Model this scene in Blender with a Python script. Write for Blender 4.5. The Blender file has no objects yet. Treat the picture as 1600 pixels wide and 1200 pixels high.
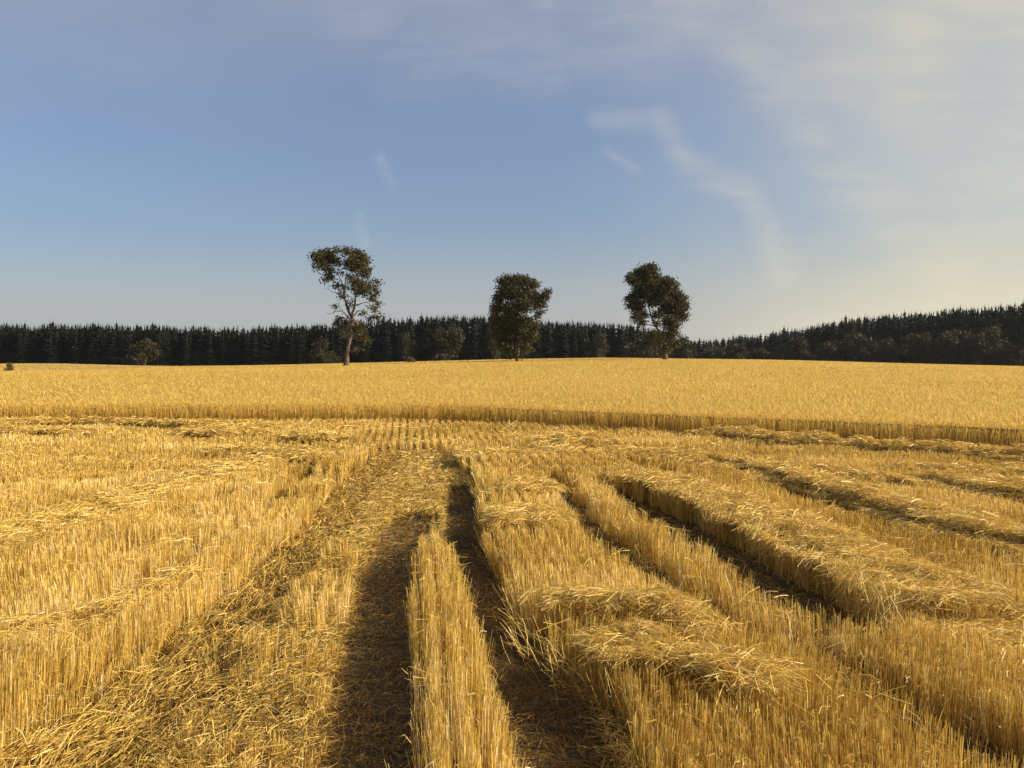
import bpy, math, random
import numpy as np
random.seed(7); rng = np.random.default_rng(11)
S = bpy.context.scene; C = S.collection
R = math.radians

# ------------------------------------------------------------------ camera
F = 1385.0; CAMZ = 2.6; PITCH = math.atan(45.0 / F)
cd = bpy.data.cameras.new('camera'); cam = bpy.data.objects.new('camera', cd); C.objects.link(cam)
cam.location = (0, 0, CAMZ); cam.rotation_euler = (R(90) - PITCH, 0, 0)
cd.sensor_fit = 'HORIZONTAL'; cd.sensor_width = 36; cd.lens = 36 * F / 1600
cd.clip_start = 0.1; cd.clip_end = 9000
S.camera = cam

# ------------------------------------------------------------------ sun and sky
SUN_EL, SUN_AZ = 27.0, 96.0            # azimuth measured clockwise from the view direction (+Y)
sl = bpy.data.lights.new('sun', 'SUN'); sl.energy = 5.0; sl.angle = R(0.6); sl.color = (1.0, 0.89, 0.68)
so = bpy.data.objects.new('sun', sl); C.objects.link(so)
so.rotation_euler = (R(90 - SUN_EL), 0, R(180 - SUN_AZ))
w = bpy.data.worlds.new('World'); S.world = w; w.use_nodes = True
nt = w.node_tree; nt.nodes.clear()
def N(t, k, **kw):
    n = t.nodes.new(k)
    for a, b in kw.items(): setattr(n, a, b)
    return n
def mth(t, op, a, b=None, c=None, clamp=False):
    n = N(t, 'ShaderNodeMath', operation=op); n.use_clamp = clamp
    for i, v in enumerate((a, b, c)):
        if v is None: continue
        if isinstance(v, (int, float)): n.inputs[i].default_value = v
        else: t.links.new(v, n.inputs[i])
    return n.outputs[0]
def mixc(t, f, a, b, blend='MIX'):
    n = N(t, 'ShaderNodeMix', data_type='RGBA', blend_type=blend)
    for i, v in ((0, f), (6, a), (7, b)):
        if isinstance(v, (int, float)): n.inputs[i].default_value = v
        elif isinstance(v, tuple): n.inputs[i].default_value = v if len(v) == 4 else v + (1,)
        else: t.links.new(v, n.inputs[i])
    return n.outputs[2]
def sstep(t, x, a, b, lo=0.0, hi=1.0):
    n = N(t, 'ShaderNodeMapRange', interpolation_type='SMOOTHSTEP')
    t.links.new(x, n.inputs[0]); n.inputs[1].default_value = a; n.inputs[2].default_value = b
    n.inputs[3].default_value = lo; n.inputs[4].default_value = hi
    return n.outputs[0]
sky = N(nt, 'ShaderNodeTexSky', sky_type='NISHITA'); sky.sun_disc = False
sky.sun_elevation = R(SUN_EL); sky.sun_rotation = R(SUN_AZ)
sky.altitude = 100; sky.air_density = 1.0; sky.dust_density = 2.2; sky.ozone_density = 2.2
tc = N(nt, 'ShaderNodeTexCoord'); sep = N(nt, 'ShaderNodeSeparateXYZ'); nt.links.new(tc.outputs['Generated'], sep.inputs[0])
dx, dy, dz = sep.outputs
# direction on a unit plane ahead, for window-glass reflections painted as cloud wisps
yy = mth(nt, 'MAXIMUM', dy, 0.05)
u = mth(nt, 'DIVIDE', dx, yy); v = mth(nt, 'DIVIDE', dz, yy)
cmb = N(nt, 'ShaderNodeCombineXYZ'); nt.links.new(u, cmb.inputs[0]); nt.links.new(v, cmb.inputs[1])
def noise(t, vec, scale, detail=3, rough=0.55, dist=0.0):
    n = N(t, 'ShaderNodeTexNoise'); n.inputs['Scale'].default_value = scale; n.inputs['Detail'].default_value = detail
    n.inputs['Roughness'].default_value = rough; n.inputs['Distortion'].default_value = dist
    t.links.new(vec, n.inputs['Vector']); return n.outputs['Fac']
nA = noise(nt, cmb.outputs[0], 6.0, 4)
nB = noise(nt, cmb.outputs[0], 2.6, 3)
uw = mth(nt, 'ADD', u, mth(nt, 'MULTIPLY', mth(nt, 'SUBTRACT', nA, 0.5), 0.05))
vw = mth(nt, 'ADD', v, mth(nt, 'MULTIPLY', mth(nt, 'SUBTRACT', nB, 0.5), 0.06))
def uv(px, py): return ((px - 800) / F, (555 - py) / F)
def seg(p, q, wd):
    (ax, ay), (bx, by) = uv(*p), uv(*q)
    ex, ey = bx - ax, by - ay; L2 = ex * ex + ey * ey
    rx = mth(nt, 'SUBTRACT', uw, ax); ry = mth(nt, 'SUBTRACT', vw, ay)
    h = mth(nt, 'DIVIDE', mth(nt, 'ADD', mth(nt, 'MULTIPLY', rx, ex), mth(nt, 'MULTIPLY', ry, ey)), L2, clamp=True)
    qx = mth(nt, 'SUBTRACT', rx, mth(nt, 'MULTIPLY', h, ex)); qy = mth(nt, 'SUBTRACT', ry, mth(nt, 'MULTIPLY', h, ey))
    d = mth(nt, 'SQRT', mth(nt, 'ADD', mth(nt, 'MULTIPLY', qx, qx), mth(nt, 'MULTIPLY', qy, qy)))
    return sstep(nt, d, 0.0, wd / F, 1.0, 0.0)
acc = None
WISPS = [((1020, -30), (1200, 130), 75, .3), ((1200, 130), (1330, 300), 65, .28), ((1330, 300), (1480, 420), 80, .2),
         ((930, 190), (1020, 190), 30, .4), ((1020, 190), (1065, 265), 34, .5), ((1065, 265), (1165, 310), 38, .55),
         ((1165, 310), (1215, 430), 45, .5), ((590, 250), (612, 290), 16, .4), ((566, 335), (580, 375), 14, .35),
         ((945, 235), (990, 270), 12, .3), ((650, 110), (1000, 60), 110, .32), ((840, -20), (865, 120), 55, .3),
         ((560, 40), (760, -10), 90, .25)]
for p, q, wd, am in WISPS:
    m = mth(nt, 'MULTIPLY', seg(p, q, wd), am)
    acc = m if acc is None else mth(nt, 'MAXIMUM', acc, m)
fib = N(nt, 'ShaderNodeMapping'); fib.inputs['Rotation'].default_value = (0, 0, R(38)); fib.inputs['Scale'].default_value = (9, 42, 1); nt.links.new(cmb.outputs[0], fib.inputs[0])
nF = noise(nt, fib.outputs[0], 1.0, 6, 0.6, 0.4)
acc = mth(nt, 'MULTIPLY', acc, sstep(nt, nF, 0.25, 0.72, 0.35, 1.15))
# broad thin pale veil, sun glow painted into the sky: thickest to the right and up high, clear low on the left
veil = mth(nt, 'ADD', sstep(nt, mth(nt, 'ADD', mth(nt, 'ADD', u, mth(nt, 'MULTIPLY', mth(nt, 'SUBTRACT', nB, .5), .5)), mth(nt, 'MULTIPLY', v, -0.1)), 0.0, 0.62), mth(nt, 'MULTIPLY', sstep(nt, mth(nt, 'ADD', v, mth(nt, 'MULTIPLY', mth(nt, 'SUBTRACT', nB, .5), .25)), 0.24, 0.45), 0.45))
veil = mth(nt, 'MULTIPLY', veil, sstep(nt, nF, 0.2, 0.8, 0.86, 1.12))
veil = mth(nt, 'MULTIPLY_ADD', veil, 0.52, 0.13)
veil = mth(nt, 'ADD', veil, sstep(nt, v, 0.16, -0.01, 0.0, 0.62))
front = sstep(nt, dy, 0.0, 0.25)
allc = mth(nt, 'MULTIPLY', mth(nt, 'ADD', mth(nt, 'MULTIPLY', acc, 0.45), veil, clamp=True), front)
skyc = mixc(nt, 1.0, sky.outputs[0], (0.90, 0.97, 1.12), 'MULTIPLY')
warm = mixc(nt, sstep(nt, u, 0.0, 0.5), (5.0, 5.0, 5.15), (6.5, 6.05, 4.7))
col = mixc(nt, allc, skyc, warm)
bg = N(nt, 'ShaderNodeBackground'); bg.inputs[1].default_value = 0.085
nt.links.new(col, bg.inputs[0])
wo = N(nt, 'ShaderNodeOutputWorld'); nt.links.new(bg.outputs[0], wo.inputs[0])
S.view_settings.view_transform = 'Standard'; S.view_settings.look = 'None'
S.view_settings.exposure = 0.42; S.view_settings.gamma = 1
S.cycles.max_bounces = 6; S.cycles.diffuse_bounces = 3; S.cycles.transmission_bounces = 4; S.cycles.transparent_max_bounces = 4

# ------------------------------------------------------------------ helpers
def tag(o, label=None, cat=None, group=None, kind=None):
    if label: o['label'] = label
    if cat: o['category'] = cat
    if group: o['group'] = group
    if kind: o['kind'] = kind
    return o
def P(px, py, z=0.0):
    """point of the ground (at height z) seen at a pixel of the photograph"""
    a = (px - 800) / F; b = (600 - py) / F
    cp, sp = math.cos(PITCH), math.sin(PITCH)
    d = (a, cp + b * sp, -sp + b * cp)
    t = (z - CAMZ) / d[2]
    return (d[0] * t, d[1] * t)
def sm(x, a, b):
    t = np.clip((x - a) / (b - a), 0, 1); return t * t * (3 - 2 * t)
_tab = rng.random((256, 256))
def vn(x, y, s=1.0, o=0):
    """smooth value noise 0..1"""
    x = np.asarray(x) * s + 37.3 * o; y = np.asarray(y) * s + 91.7 * o
    i = np.floor(x).astype(int); j = np.floor(y).astype(int); fx = x - i; fy = y - j
    fx = fx * fx * (3 - 2 * fx); fy = fy * fy * (3 - 2 * fy)
    g = lambda a, b: _tab[a & 255, b & 255]
    return (g(i, j) * (1 - fx) + g(i + 1, j) * fx) * (1 - fy) + (g(i, j + 1) * (1 - fx) + g(i + 1, j + 1) * fx) * fy
def fbm(x, y, s=1.0, o=0, n=3):
    r = 0; a = 0.5; t = 0
    for k in range(n): r = r + a * vn(x, y, s * 2 ** k, o + k * 3); t += a; a *= 0.5
    return r / t
def build(name, verts, quads, mat, tint=None, parent=None, smooth=False, tris=None):
    me = bpy.data.meshes.new(name); verts = np.asarray(verts, np.float32)
    nv = len(verts); nq = 0 if quads is None else len(quads); ntri = 0 if tris is None else len(tris)
    me.vertices.add(nv); me.vertices.foreach_set('co', verts.ravel())
    lo = []; st = []; tot = []
    if nq: lo.append(np.asarray(quads, np.int32).ravel()); st.append(np.arange(nq) * 4); tot.append(np.full(nq, 4))
    if ntri: lo.append(np.asarray(tris, np.int32).ravel()); st.append(nq * 4 + np.arange(ntri) * 3); tot.append(np.full(ntri, 3))
    lo = np.concatenate(lo).astype(np.int32)
    me.loops.add(len(lo)); me.loops.foreach_set('vertex_index', lo)
    me.polygons.add(nq + ntri)
    me.polygons.foreach_set('loop_start', np.concatenate(st).astype(np.int32))
    me.polygons.foreach_set('loop_total', np.concatenate(tot).astype(np.int32))
    if smooth: me.polygons.foreach_set('use_smooth', np.ones(nq + ntri, bool))
    if tint is not None:
        at = me.attributes.new('tint', 'FLOAT', 'POINT'); at.data.foreach_set('value', np.asarray(tint, np.float32))
    me.update(calc_edges=True)
    me.materials.append(mat)
    o = bpy.data.objects.new(name, me); C.objects.link(o)
    if parent is not None: o.parent = parent
    return o
def ribbons(pts, wdir, wid, t, taper=1.0):
    """pts: list of k arrays (n,3); wdir (n,3); wid (n,) half widths -> verts, quads, tint"""
    k = len(pts); n = len(wid)
    V = np.empty((n, 2 * k, 3), np.float32)
    for i, p in enumerate(pts):
        f = (1 + (taper - 1) * i / (k - 1)) * wid[:, None]
        V[:, 2 * i] = p - wdir * f; V[:, 2 * i + 1] = p + wdir * f
    b = np.arange(n)[:, None] * (2 * k)
    q = np.concatenate([np.stack([b + 2 * i, b + 2 * i + 1, b + 2 * i + 3, b + 2 * i + 2], -1).reshape(n, 4) for i in range(k - 1)])
    return V.reshape(-1, 3), q, np.repeat(t, 2 * k)
class Acc:
    def __init__(s): s.v = []; s.q = []; s.t = []; s.n = 0
    def add(s, v, q, t):
        s.v.append(v); s.q.append(q + s.n); s.t.append(t); s.n += len(v)
    def build(s, name, mat, **kw):
        return build(name, np.concatenate(s.v), np.concatenate(s.q), mat, np.concatenate(s.t), **kw)
def seg_dist(X, Y, pl):
    """distance to a polyline, and the direction angle of its nearest segment"""
    D = np.full(X.shape, 1e9); A = np.zeros(X.shape); T = np.zeros(X.shape); n = len(pl) - 1
    for i in range(n):
        (ax, ay), (bx, by) = pl[i], pl[i + 1]; ex, ey = bx - ax, by - ay
        h = np.clip(((X - ax) * ex + (Y - ay) * ey) / (ex * ex + ey * ey + 1e-9), 0, 1)
        d = np.hypot(X - ax - h * ex, Y - ay - h * ey); m = d < D
        D[m] = d[m]; A[m] = math.atan2(ey, ex); T[m] = (i + h[m]) / n
    return D, A, T
def in_poly(X, Y, pl):
    c = np.zeros(X.shape, bool); n = len(pl)
    for i in range(n):
        (x1, y1), (x2, y2) = pl[i], pl[(i + 1) % n]
        if y1 == y2: continue
        c ^= ((y1 > Y) != (y2 > Y)) & (X < (x2 - x1) * (Y - y1) / (y2 - y1) + x1)
    return c

# ------------------------------------------------------------------ materials
def straw_mat(name, dark, light, trans=0.3, rough=0.45, spec=0.35, pale=None):
    m = bpy.data.materials.new(name); m.use_nodes = True; t = m.node_tree; t.nodes.clear()
    at = N(t, 'ShaderNodeAttribute', attribute_name='tint')
    r = N(t, 'ShaderNodeValToRGB'); t.links.new(at.outputs['Fac'], r.inputs[0])
    r.color_ramp.elements[0].color = dark + (1,); r.color_ramp.elements[1].color = light + (1,)
    if pale: r.color_ramp.elements[1].position = .80; e = r.color_ramp.elements.new(1.0); e.color = pale + (1,)
    p = N(t, 'ShaderNodeBsdfPrincipled'); t.links.new(r.outputs[0], p.inputs['Base Color'])
    p.inputs['Roughness'].default_value = rough; p.inputs['Specular IOR Level'].default_value = spec
    tr = N(t, 'ShaderNodeBsdfTranslucent'); t.links.new(r.outputs[0], tr.inputs[0])
    mx = N(t, 'ShaderNodeMixShader'); mx.inputs[0].default_value = trans
    t.links.new(p.outputs[0], mx.inputs[1]); t.links.new(tr.outputs[0], mx.inputs[2])
    o = N(t, 'ShaderNodeOutputMaterial'); t.links.new(mx.outputs[0], o.inputs[0])
    return m
M_stub = straw_mat('stubble_straw', (0.33, 0.175, 0.026), (0.90, 0.625, 0.145), .24, pale=(.95, .78, .42))
M_loose = straw_mat('loose_straw', (0.29, 0.155, 0.023), (0.92, 0.64, 0.15), .22, pale=(.95, .77, .38))
M_wheat = straw_mat('ripe_wheat', (0.60, 0.38, 0.075), (0.95, 0.68, 0.175), 0.42)
def leaf_mat(name, dark, light, trans=0.3):
    return straw_mat(name, dark, light, trans, 0.6, 0.2)
M_leaf = leaf_mat('tree_leaves', (0.028, 0.027, 0.010), (0.115, 0.096, 0.028), 0.2)
M_brush = leaf_mat('scrub_leaves', (0.030, 0.026, 0.011), (0.100, 0.080, 0.028), 0.2)
M_pine = leaf_mat('pine_needles', (0.011, 0.014, 0.008), (0.021, 0.025, 0.012), 0.05)
def bump_mat(name, c1, c2, scale, bump=0.3, rough=0.9, c3=None):
    m = bpy.data.materials.new(name); m.use_nodes = True; t = m.node_tree; t.nodes.clear()
    tc = N(t, 'ShaderNodeTexCoord'); n1 = noise(t, tc.outputs['Object'], scale, 6, 0.65)
    c = mixc(t, sstep(t, n1, 0.35, 0.65), c1, c2)
    if c3:
        n2 = noise(t, tc.outputs['Object'], scale * 7, 3, 0.7); c = mixc(t, sstep(t, n2, 0.45, 0.62), c, c3)
    p = N(t, 'ShaderNodeBsdfPrincipled'); t.links.new(c, p.inputs['Base Color']); p.inputs['Roughness'].default_value = rough
    p.inputs['Specular IOR Level'].default_value = 0.15
    b = N(t, 'ShaderNodeBump'); b.inputs['Strength'].default_value = bump; b.inputs['Distance'].default_value = 0.05
    t.links.new(n1, b.inputs['Height']); t.links.new(b.outputs[0], p.inputs['Normal'])
    o = N(t, 'ShaderNodeOutputMaterial'); t.links.new(p.outputs[0], o.inputs[0]); return m
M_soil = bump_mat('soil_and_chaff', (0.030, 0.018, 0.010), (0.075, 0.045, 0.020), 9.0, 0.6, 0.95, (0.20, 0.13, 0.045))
M_bark = bump_mat('tree_bark', (0.09, 0.06, 0.042), (0.20, 0.14, 0.10), 3.0, 0.5)
M_barkd = bump_mat('dark_bark', (0.05, 0.035, 0.025), (0.10, 0.07, 0.05), 3.0, 0.5)
M_canopy = bump_mat('wheat_canopy', (0.44, 0.28, 0.06), (0.60, 0.40, 0.09), 14.0, 0.8, 0.9, (0.70, 0.46, 0.15))

# ------------------------------------------------------------------ terrain
_gx = (np.array([-300, 0, 165, 350, 540, 808, 950, 1200, 1600, 2000]) - 800) / F * 220
_gy = np.array([571, 569, 576, 573, 568, 561, 559, 562, 576, 585])
_gh = CAMZ - (_gy - 555) / F * 220 - 0.83
def H(x, y):
    x = np.asarray(x, float); y = np.asarray(y, float)
    G = np.interp(x, _gx, _gh)
    h = G * sm(y, 45, 215) * (1 - sm(y, 225, 300))
    h = h - 3.5 * sm(y, 235, 330)
    h = h + sm(y, 330, 430) * (7.5 * sm(x, 60, 200) )
    return h + 0.02 * (fbm(x, y, 0.35, 5) - 0.5) * (1 - sm(y, 60, 120))
# --- the cut part of the field: maps of stubble height, flattened straw, heaps
GX0, GX1, GY0, GY1, CS = -26.0, 26.0, 2.5, 38.0, 0.04
gx = np.arange(GX0, GX1, CS); gy = np.arange(GY0, GY1, CS)
X, Y = np.meshgrid(gx, gy, indexing='ij')
PL = lambda pts, z=0.0: [P(a, b, z) for a, b in pts]
jx = (fbm(X, Y, 1.6, 1) - .5) * 0.22; jy = (fbm(X, Y, 1.6, 2) - .5) * 0.5
jf = (fbm(X, Y, 6.0, 3, 2) - .5) * 0.10
Xj = X + jx + jf; Yj = Y + jy
# wheat edge
edge = PL([(-400, 634), (0, 634), (400, 632), (700, 632), (900, 640), (1100, 648), (1300, 655), (1600, 668), (2100, 692)], 0.83)
ex = np.array([p[0] for p in edge]); ey = np.array([p[1] for p in edge])
def edgeY(x): return np.interp(x, ex, ey) + 0.35 * (vn(x, x * 0, 0.5, 4) - .5) + 0.15 * (vn(x, x * 0, 2.1, 6) - .5)
stub = 0.385 * (0.74 + 0.46 * fbm(X, Y, 1.0, 8))
stub *= np.where(Y > 22, 0.9, 1.0)
flat = 0.18 + 0.25 * (fbm(X, Y, 0.9, 12) > 0.56)
rut = np.zeros(X.shape); heap = np.zeros(X.shape); hang = np.zeros(X.shape); lean = np.zeros(X.shape); leand = np.zeros(X.shape)
# the driven-down strip with two wheel tracks
A_left = PL([(-60, 1300), (30, 1180), (100, 1145), (165, 1095), (210, 1072), (260, 1015), (320, 968), (375, 930), (425, 868), (480, 825), (505, 788), (555, 738), (592, 712)])
A_right = PL([(690, 706), (742, 758), (755, 850), (785, 915), (812, 975), (845, 1030), (900, 1068), (950, 1120), (990, 1200), (1030, 1320)])
polyA = A_left + A_right
inA = in_poly(X + jx * .5 + jf, Y + jy * .4, polyA)
strip = PL([(668, 1400), (655, 1200), (648, 1060), (640, 950), (645, 865), (662, 810), (674, 778), (682, 778), (692, 815), (706, 870), (722, 930), (742, 1000), (768, 1100), (795, 1200), (850, 1400)], 0.3)
inS = in_poly(X + jf * .6, Y, strip)
stub = np.where(inA, 0.03 + 0.07 * (fbm(X, Y, 3.5, 21) > .62), stub); flat = np.where(inA, 1.0, flat)
tuft = in_poly(Xj, Yj, PL([(395, 925), (480, 850), (545, 870), (560, 960), (500, 1010), (400, 1070), (340, 1020)]))
midA = in_poly(Xj, Yj, PL([(560, 860), (545, 1000), (520, 1150), (490, 1400), (180, 1400), (250, 1180), (340, 1060), (440, 940), (500, 860)]))
stub = np.where(midA & inA, .045 + .15 * sm(fbm(X, Y, 2.2, 27), .42, .72), stub)
stub = np.where(tuft & inA, 0.24 * (fbm(X, Y, 2.5, 22) > .42) + 0.04, stub)
far_mess = inA & (Y > 13.5)
stub = np.where(far_mess, 0.05 + 0.10 * fbm(X, Y, 2.5, 23), stub)
stub = np.where(inS, 0.42 * (0.9 + .2 * fbm(X, Y, 2, 24)) * (1 - 0.82 * sm(Y + (fbm(X, Y, 5, 29) - .5) * 1.6, 9.4, 13.6)), stub); flat = np.where(inS, 0.1, flat)
heap = np.where(inA & ~inS, 0.04 + 0.10 * fbm(X, Y, 1.8, 25) , heap)
heap = np.where(midA & inA, heap + .07 * fbm(X, Y, 2.6, 28), heap)
lw = in_poly(Xj, Yj, PL([(420, 1300), (330, 1100), (420, 960), (520, 900), (540, 1000), (500, 1100), (470, 1300)]))
heap = np.where(lw & inA, heap + 0.12 * fbm(X, Y, 1.5, 26), heap)
d, a, t = seg_dist(X, Y, PL([(575, 1300), (585, 1150), (595, 1000), (608, 900), (635, 835), (648, 812)])); rut -= 0.07 * (1 - sm(d, .2, .5)); heap *= 1 - .75 * (1 - sm(d, .15, .5))
d, a, t = seg_dist(X, Y, PL([(900, 1300), (860, 1150), (790, 1020), (740, 900), (722, 800), (722, 765)])); rut -= 0.08 * (1 - sm(d, .15, .42)); heap *= 1 - .75 * (1 - sm(d, .1, .42))
# grooves: stems pressed down by a narrow wheel or divider
def groove(pts, z, wd, depth=1.0, t0=0.0, t1=1.0):
    global stub, flat, rut, heap
    d, a, t = seg_dist(Xj, Yj, PL(pts, z)); e = sm(t, t0 - .001, t0 + .06) * (1 - sm(t, t1 - .06, t1 + .001)) if (t0 or t1 < 1) else 1
    m = (1 - sm(d, wd * .38, wd * .62)) * depth * e
    stub = stub * (1 - m * .93); flat = np.maximum(flat, m * .8); rut -= 0.04 * m; heap = heap * (1 - .8 * m)
def windrow(pts, z, wd, ht, hi=0.33, tap=.12):
    """cut straw lying on top of the stubble"""
    global heap, hang, lean, leand, stub
    d, a, t = seg_dist(Xj, Yj, PL(pts, z)); e = np.clip(np.minimum(t, 1 - t) / tap, 0, 1) ** .7
    wv = wd * (0.75 + .5 * fbm(X, Y, .7, 31))
    m = np.clip(1 - (d / wv) ** 2, 0, 1) * e * sm(fbm(X, Y, 1.7, 35) + e * .25, .22, .5)
    g = m > 0.02
    nh = ht * .8 * np.sqrt(m) * (0.0 + 2.0 * fbm(X, Y, 3.1, 33, 4))
    heap = np.where(g, np.maximum(heap, nh), heap)
    hang = np.where(g, np.maximum(hang, hi * sm(m, 0, .06)), hang)
    leand = np.where(g, a, leand)
windrow([(975, 726), (1060, 748), (1170, 788), (1270, 828), (1370, 868), (1450, 898), (1520, 920)], .47, .66, .14)
mess = in_poly(Xj, Yj, PL([(1375, 965), (1400, 905), (1500, 915), (1700, 975), (1850, 1060), (1650, 1040), (1490, 1000)], .2))
stub = np.where(mess, .06 + .2 * fbm(X, Y, 2.0, 37), stub)
windrow([(1400, 930), (1480, 955), (1600, 990), (1750, 1030)], .2, .7, .14, .08)
windrow([(1380, 1000), (1500, 960), (1650, 935)], .3, .7, .14, .1)
windrow([(1135, 705), (1300, 748), (1425, 783), (1525, 808), (1620, 828), (1750, 856)], .5, .6, .17)
windrow([(1400, 732), (1500, 742), (1620, 752), (1750, 765)], .5, .6, .2)
windrow([(1080, 664), (1250, 680), (1400, 690), (1600, 704), (1750, 715)], .5, .55, .24)
windrow([(1380, 716), (1480, 722), (1620, 722)], .5, .5, .14)
windrow([(1240, 722), (1310, 728), (1380, 738)], .5, .5, .16)
windrow([(600, 712), (700, 706), (850, 703), (1000, 700), (1130, 712)], .4, .7, .13, .3)
windrow([(860, 690), (900, 680), (945, 688)], .5, .7, .30, .36, .3)
windrow([(740, 800), (800, 786), (880, 796)], .5, .55, .16, .34, .25)
windrow([(795, 752), (830, 742), (880, 748)], .5, .45, .14, .34, .25)
windrow([(790, 935), (860, 918), (960, 916), (1060, 930), (1125, 965)], .5, .24, .11, .38, .14)
windrow([(890, 985), (1000, 985), (1110, 1008), (1230, 1035)], .5, .26, .10, .38, .2)
windrow([(1000, 960), (1080, 985), (1170, 1010)], .5, .24, .08, .38, .2)
windrow([(-120, 860), (0, 835), (120, 800), (260, 758), (400, 716), (480, 700)], .35, .75, .15, .26)
windrow([(-100, 990), (0, 975), (130, 955), (230, 905), (300, 880)], .35, .32, .13, .26)
windrow([(-200, 652), (0, 652), (180, 652), (330, 658), (430, 655)], .5, .45, .2)
windrow([(-200, 668), (0, 664), (150, 668)], .5, .4, .14)
windrow([(270, 668), (340, 670), (420, 666)], .5, .5, .22)
windrow([(440, 672), (500, 676), (545, 672)], .5, .45, .18)
windrow([(320, 700), (420, 700), (500, 712)], .4, .6, .12)

hang = np.where(inA & ~inS, 0, hang); heap = np.where(inA & ~inS, np.minimum(heap, .13), heap)
# straw swept up against the left bank
d, a, t = seg_dist(Xj, Yj, A_left[1:]); m = (1 - sm(d, .2, .5)); heap = np.where(inA, heap * (1 - .5 * m) + .10 * m * sm(d, .02, .12), heap); swept = np.where(inA, 1 - sm(d, .35, .75), 0); sweptd = a
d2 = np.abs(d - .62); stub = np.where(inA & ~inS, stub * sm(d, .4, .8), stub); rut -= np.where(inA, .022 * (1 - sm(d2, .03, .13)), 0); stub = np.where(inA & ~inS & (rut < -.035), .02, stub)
groove([(862, 735), (905, 780), (955, 828), (1045, 888), (1180, 965), (1305, 1013), (1430, 1070), (1600, 1145), (1750, 1215)], .33, .46)
gB = in_poly(X + jf * 2.2 + jx * .8, Y + jf * 2.2 + jy * .5, PL([(918, 738), (975, 775), (1025, 808), (1125, 866), (1225, 914), (1300, 945), (1385, 962), (1395, 940), (1340, 905), (1260, 868), (1160, 818), (1060, 772), (985, 744), (940, 734)], .4))
stub = np.where(gB, .03, stub); heap = np.where(gB, .02, heap); hang = np.where(gB, 0, hang); flat = np.where(gB, .8, flat); rut -= .04 * gB
groove([(1120, 715), (1250, 762), (1400, 808), (1525, 838), (1600, 852), (1750, 880)], .36, .50, .95)
groove([(1425, 745), (1500, 763), (1600, 773), (1750, 783)], .36, .65, .95)
groove([(985, 715), (1080, 738)], .36, .5, .8)
groove([(1140, 680), (1300, 692), (1450, 700), (1600, 716)], .2, .55, .8)
groove([(265, 680), (340, 681), (415, 680)], .2, .5, .9)
groove([(440, 686), (500, 690), (545, 686)], .2, .4, .8)
groove([(0, 660), (200, 660), (330, 665)], .2, .35, .7)
for pts_ in ([(0, 905), (110, 880), (215, 845)], [(60, 1075), (150, 1030), (240, 985)], [(260, 800), (360, 765)], [(20, 780), (150, 745)], [(330, 890), (420, 840)]): groove(pts_, .3, .34, .55)
groove([(150, 962), (200, 942), (245, 905)], .12, .4, 1.0)
groove([(405, 800), (440, 775), (485, 735)], .15, .4, .9)
groove([(20, 1010), (140, 985)], .2, .3, .6)
groove([(250, 900), (330, 850), (390, 825)], .2, .25, .55)
groove([(822, 1045), (832, 990)], .1, .22, 1.0)
# gathered roughness: gaps between the tractor's passes
thin = fbm(X, Y, 1.1, 41, 2)
def look(M, x, y):
    i = np.clip(((x - GX0) / CS).astype(int), 0, M.shape[0] - 1); j = np.clip(((y - GY0) / CS).astype(int), 0, M.shape[1] - 1)
    return M[i, j]
def ground(x, y):
    h = H(x, y); near = (x > GX0) & (x < GX1) & (y > GY0) & (y < GY1)
    return h + np.where(near, look(rut, x, y), 0)

def axis(lo, hi, fine, a, b, far):
    s = list(np.arange(a, b, fine)); st = fine; p = a
    left = []
    while p > lo: st = min(st * 1.18, far); p -= st; left.append(p)
    st = fine; p = s[-1]
    while p < hi: st = min(st * 1.18, far); p += st; s.append(p)
    return np.array(left[::-1] + s)
ax_ = axis(-4500, 4500, 0.16, -14, 14, 400); ay_ = axis(-600, 6500, 0.16, 3.5, 34, 300)
ay_ = np.unique(np.concatenate([ay_, np.arange(60, 460, 8.0)])); ax_ = np.unique(np.concatenate([ax_, np.arange(-260, 260, 10.0)]))
def sheet(name, xs, ys, zf, mat):
    gxx, gyy = np.meshgrid(xs, ys, indexing='ij'); n, m = gxx.shape
    v = np.stack([gxx.ravel(), gyy.ravel(), zf(gxx, gyy).ravel()], 1)
    i = (np.arange(n - 1)[:, None] * m + np.arange(m - 1)[None]).ravel()
    q = np.stack([i, i + m, i + m + 1, i + 1], 1)
    return build(name, v, q, mat, smooth=True)
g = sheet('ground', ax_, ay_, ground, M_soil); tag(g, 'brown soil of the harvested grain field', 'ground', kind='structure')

# ------------------------------------------------------------------ stubble
VP = -0.115                                            # drill rows run to this slope x/y
def field_pts(n, d0, d1, dens_pow=1.0, half=0.66):
    """random points in the wedge in front of the camera, density ~ d**(-dens_pow)"""
    k = 2 - dens_pow; uu = rng.random(n)
    y = (d0 ** k + uu * (d1 ** k - d0 ** k)) ** (1 / k) if abs(k) > 1e-6 else d0 * (d1 / d0) ** uu
    x = (rng.random(n) * 2 - 1) * (half * y + 1.2)
    return x, y
def rows(x, y, sp, jit):
    c = x - VP * y; r = np.round(c / sp) * sp + rng.normal(0, 1, len(x)) * jit
    return r + VP * y, y
A1 = Acc()
x, y = field_pts(800000, 3.6, 34.5, 0.82)
far_ = y > 17; x, y = rows(x, y, np.where(far_, .23, 0.17), np.where(far_, .034, 0.032))
keep = (y < edgeY(x) + .3) & (np.abs(x) < 25.5); x, y = x[keep], y[keep]
h = look(stub, x, y); hg = look(heap, x, y); th = look(thin, x, y)
keep = (h > 0.045) & ((rng.random(len(x)) < look(inS, x, y) * .95) | (rng.random(len(x)) < np.clip(0.25 + 1.5 * h / .4, 0, 1) * (0.6 + .4 * (th > .42)) * (1 - .4 * ((y > 21) & (y < 40)))))
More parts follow.
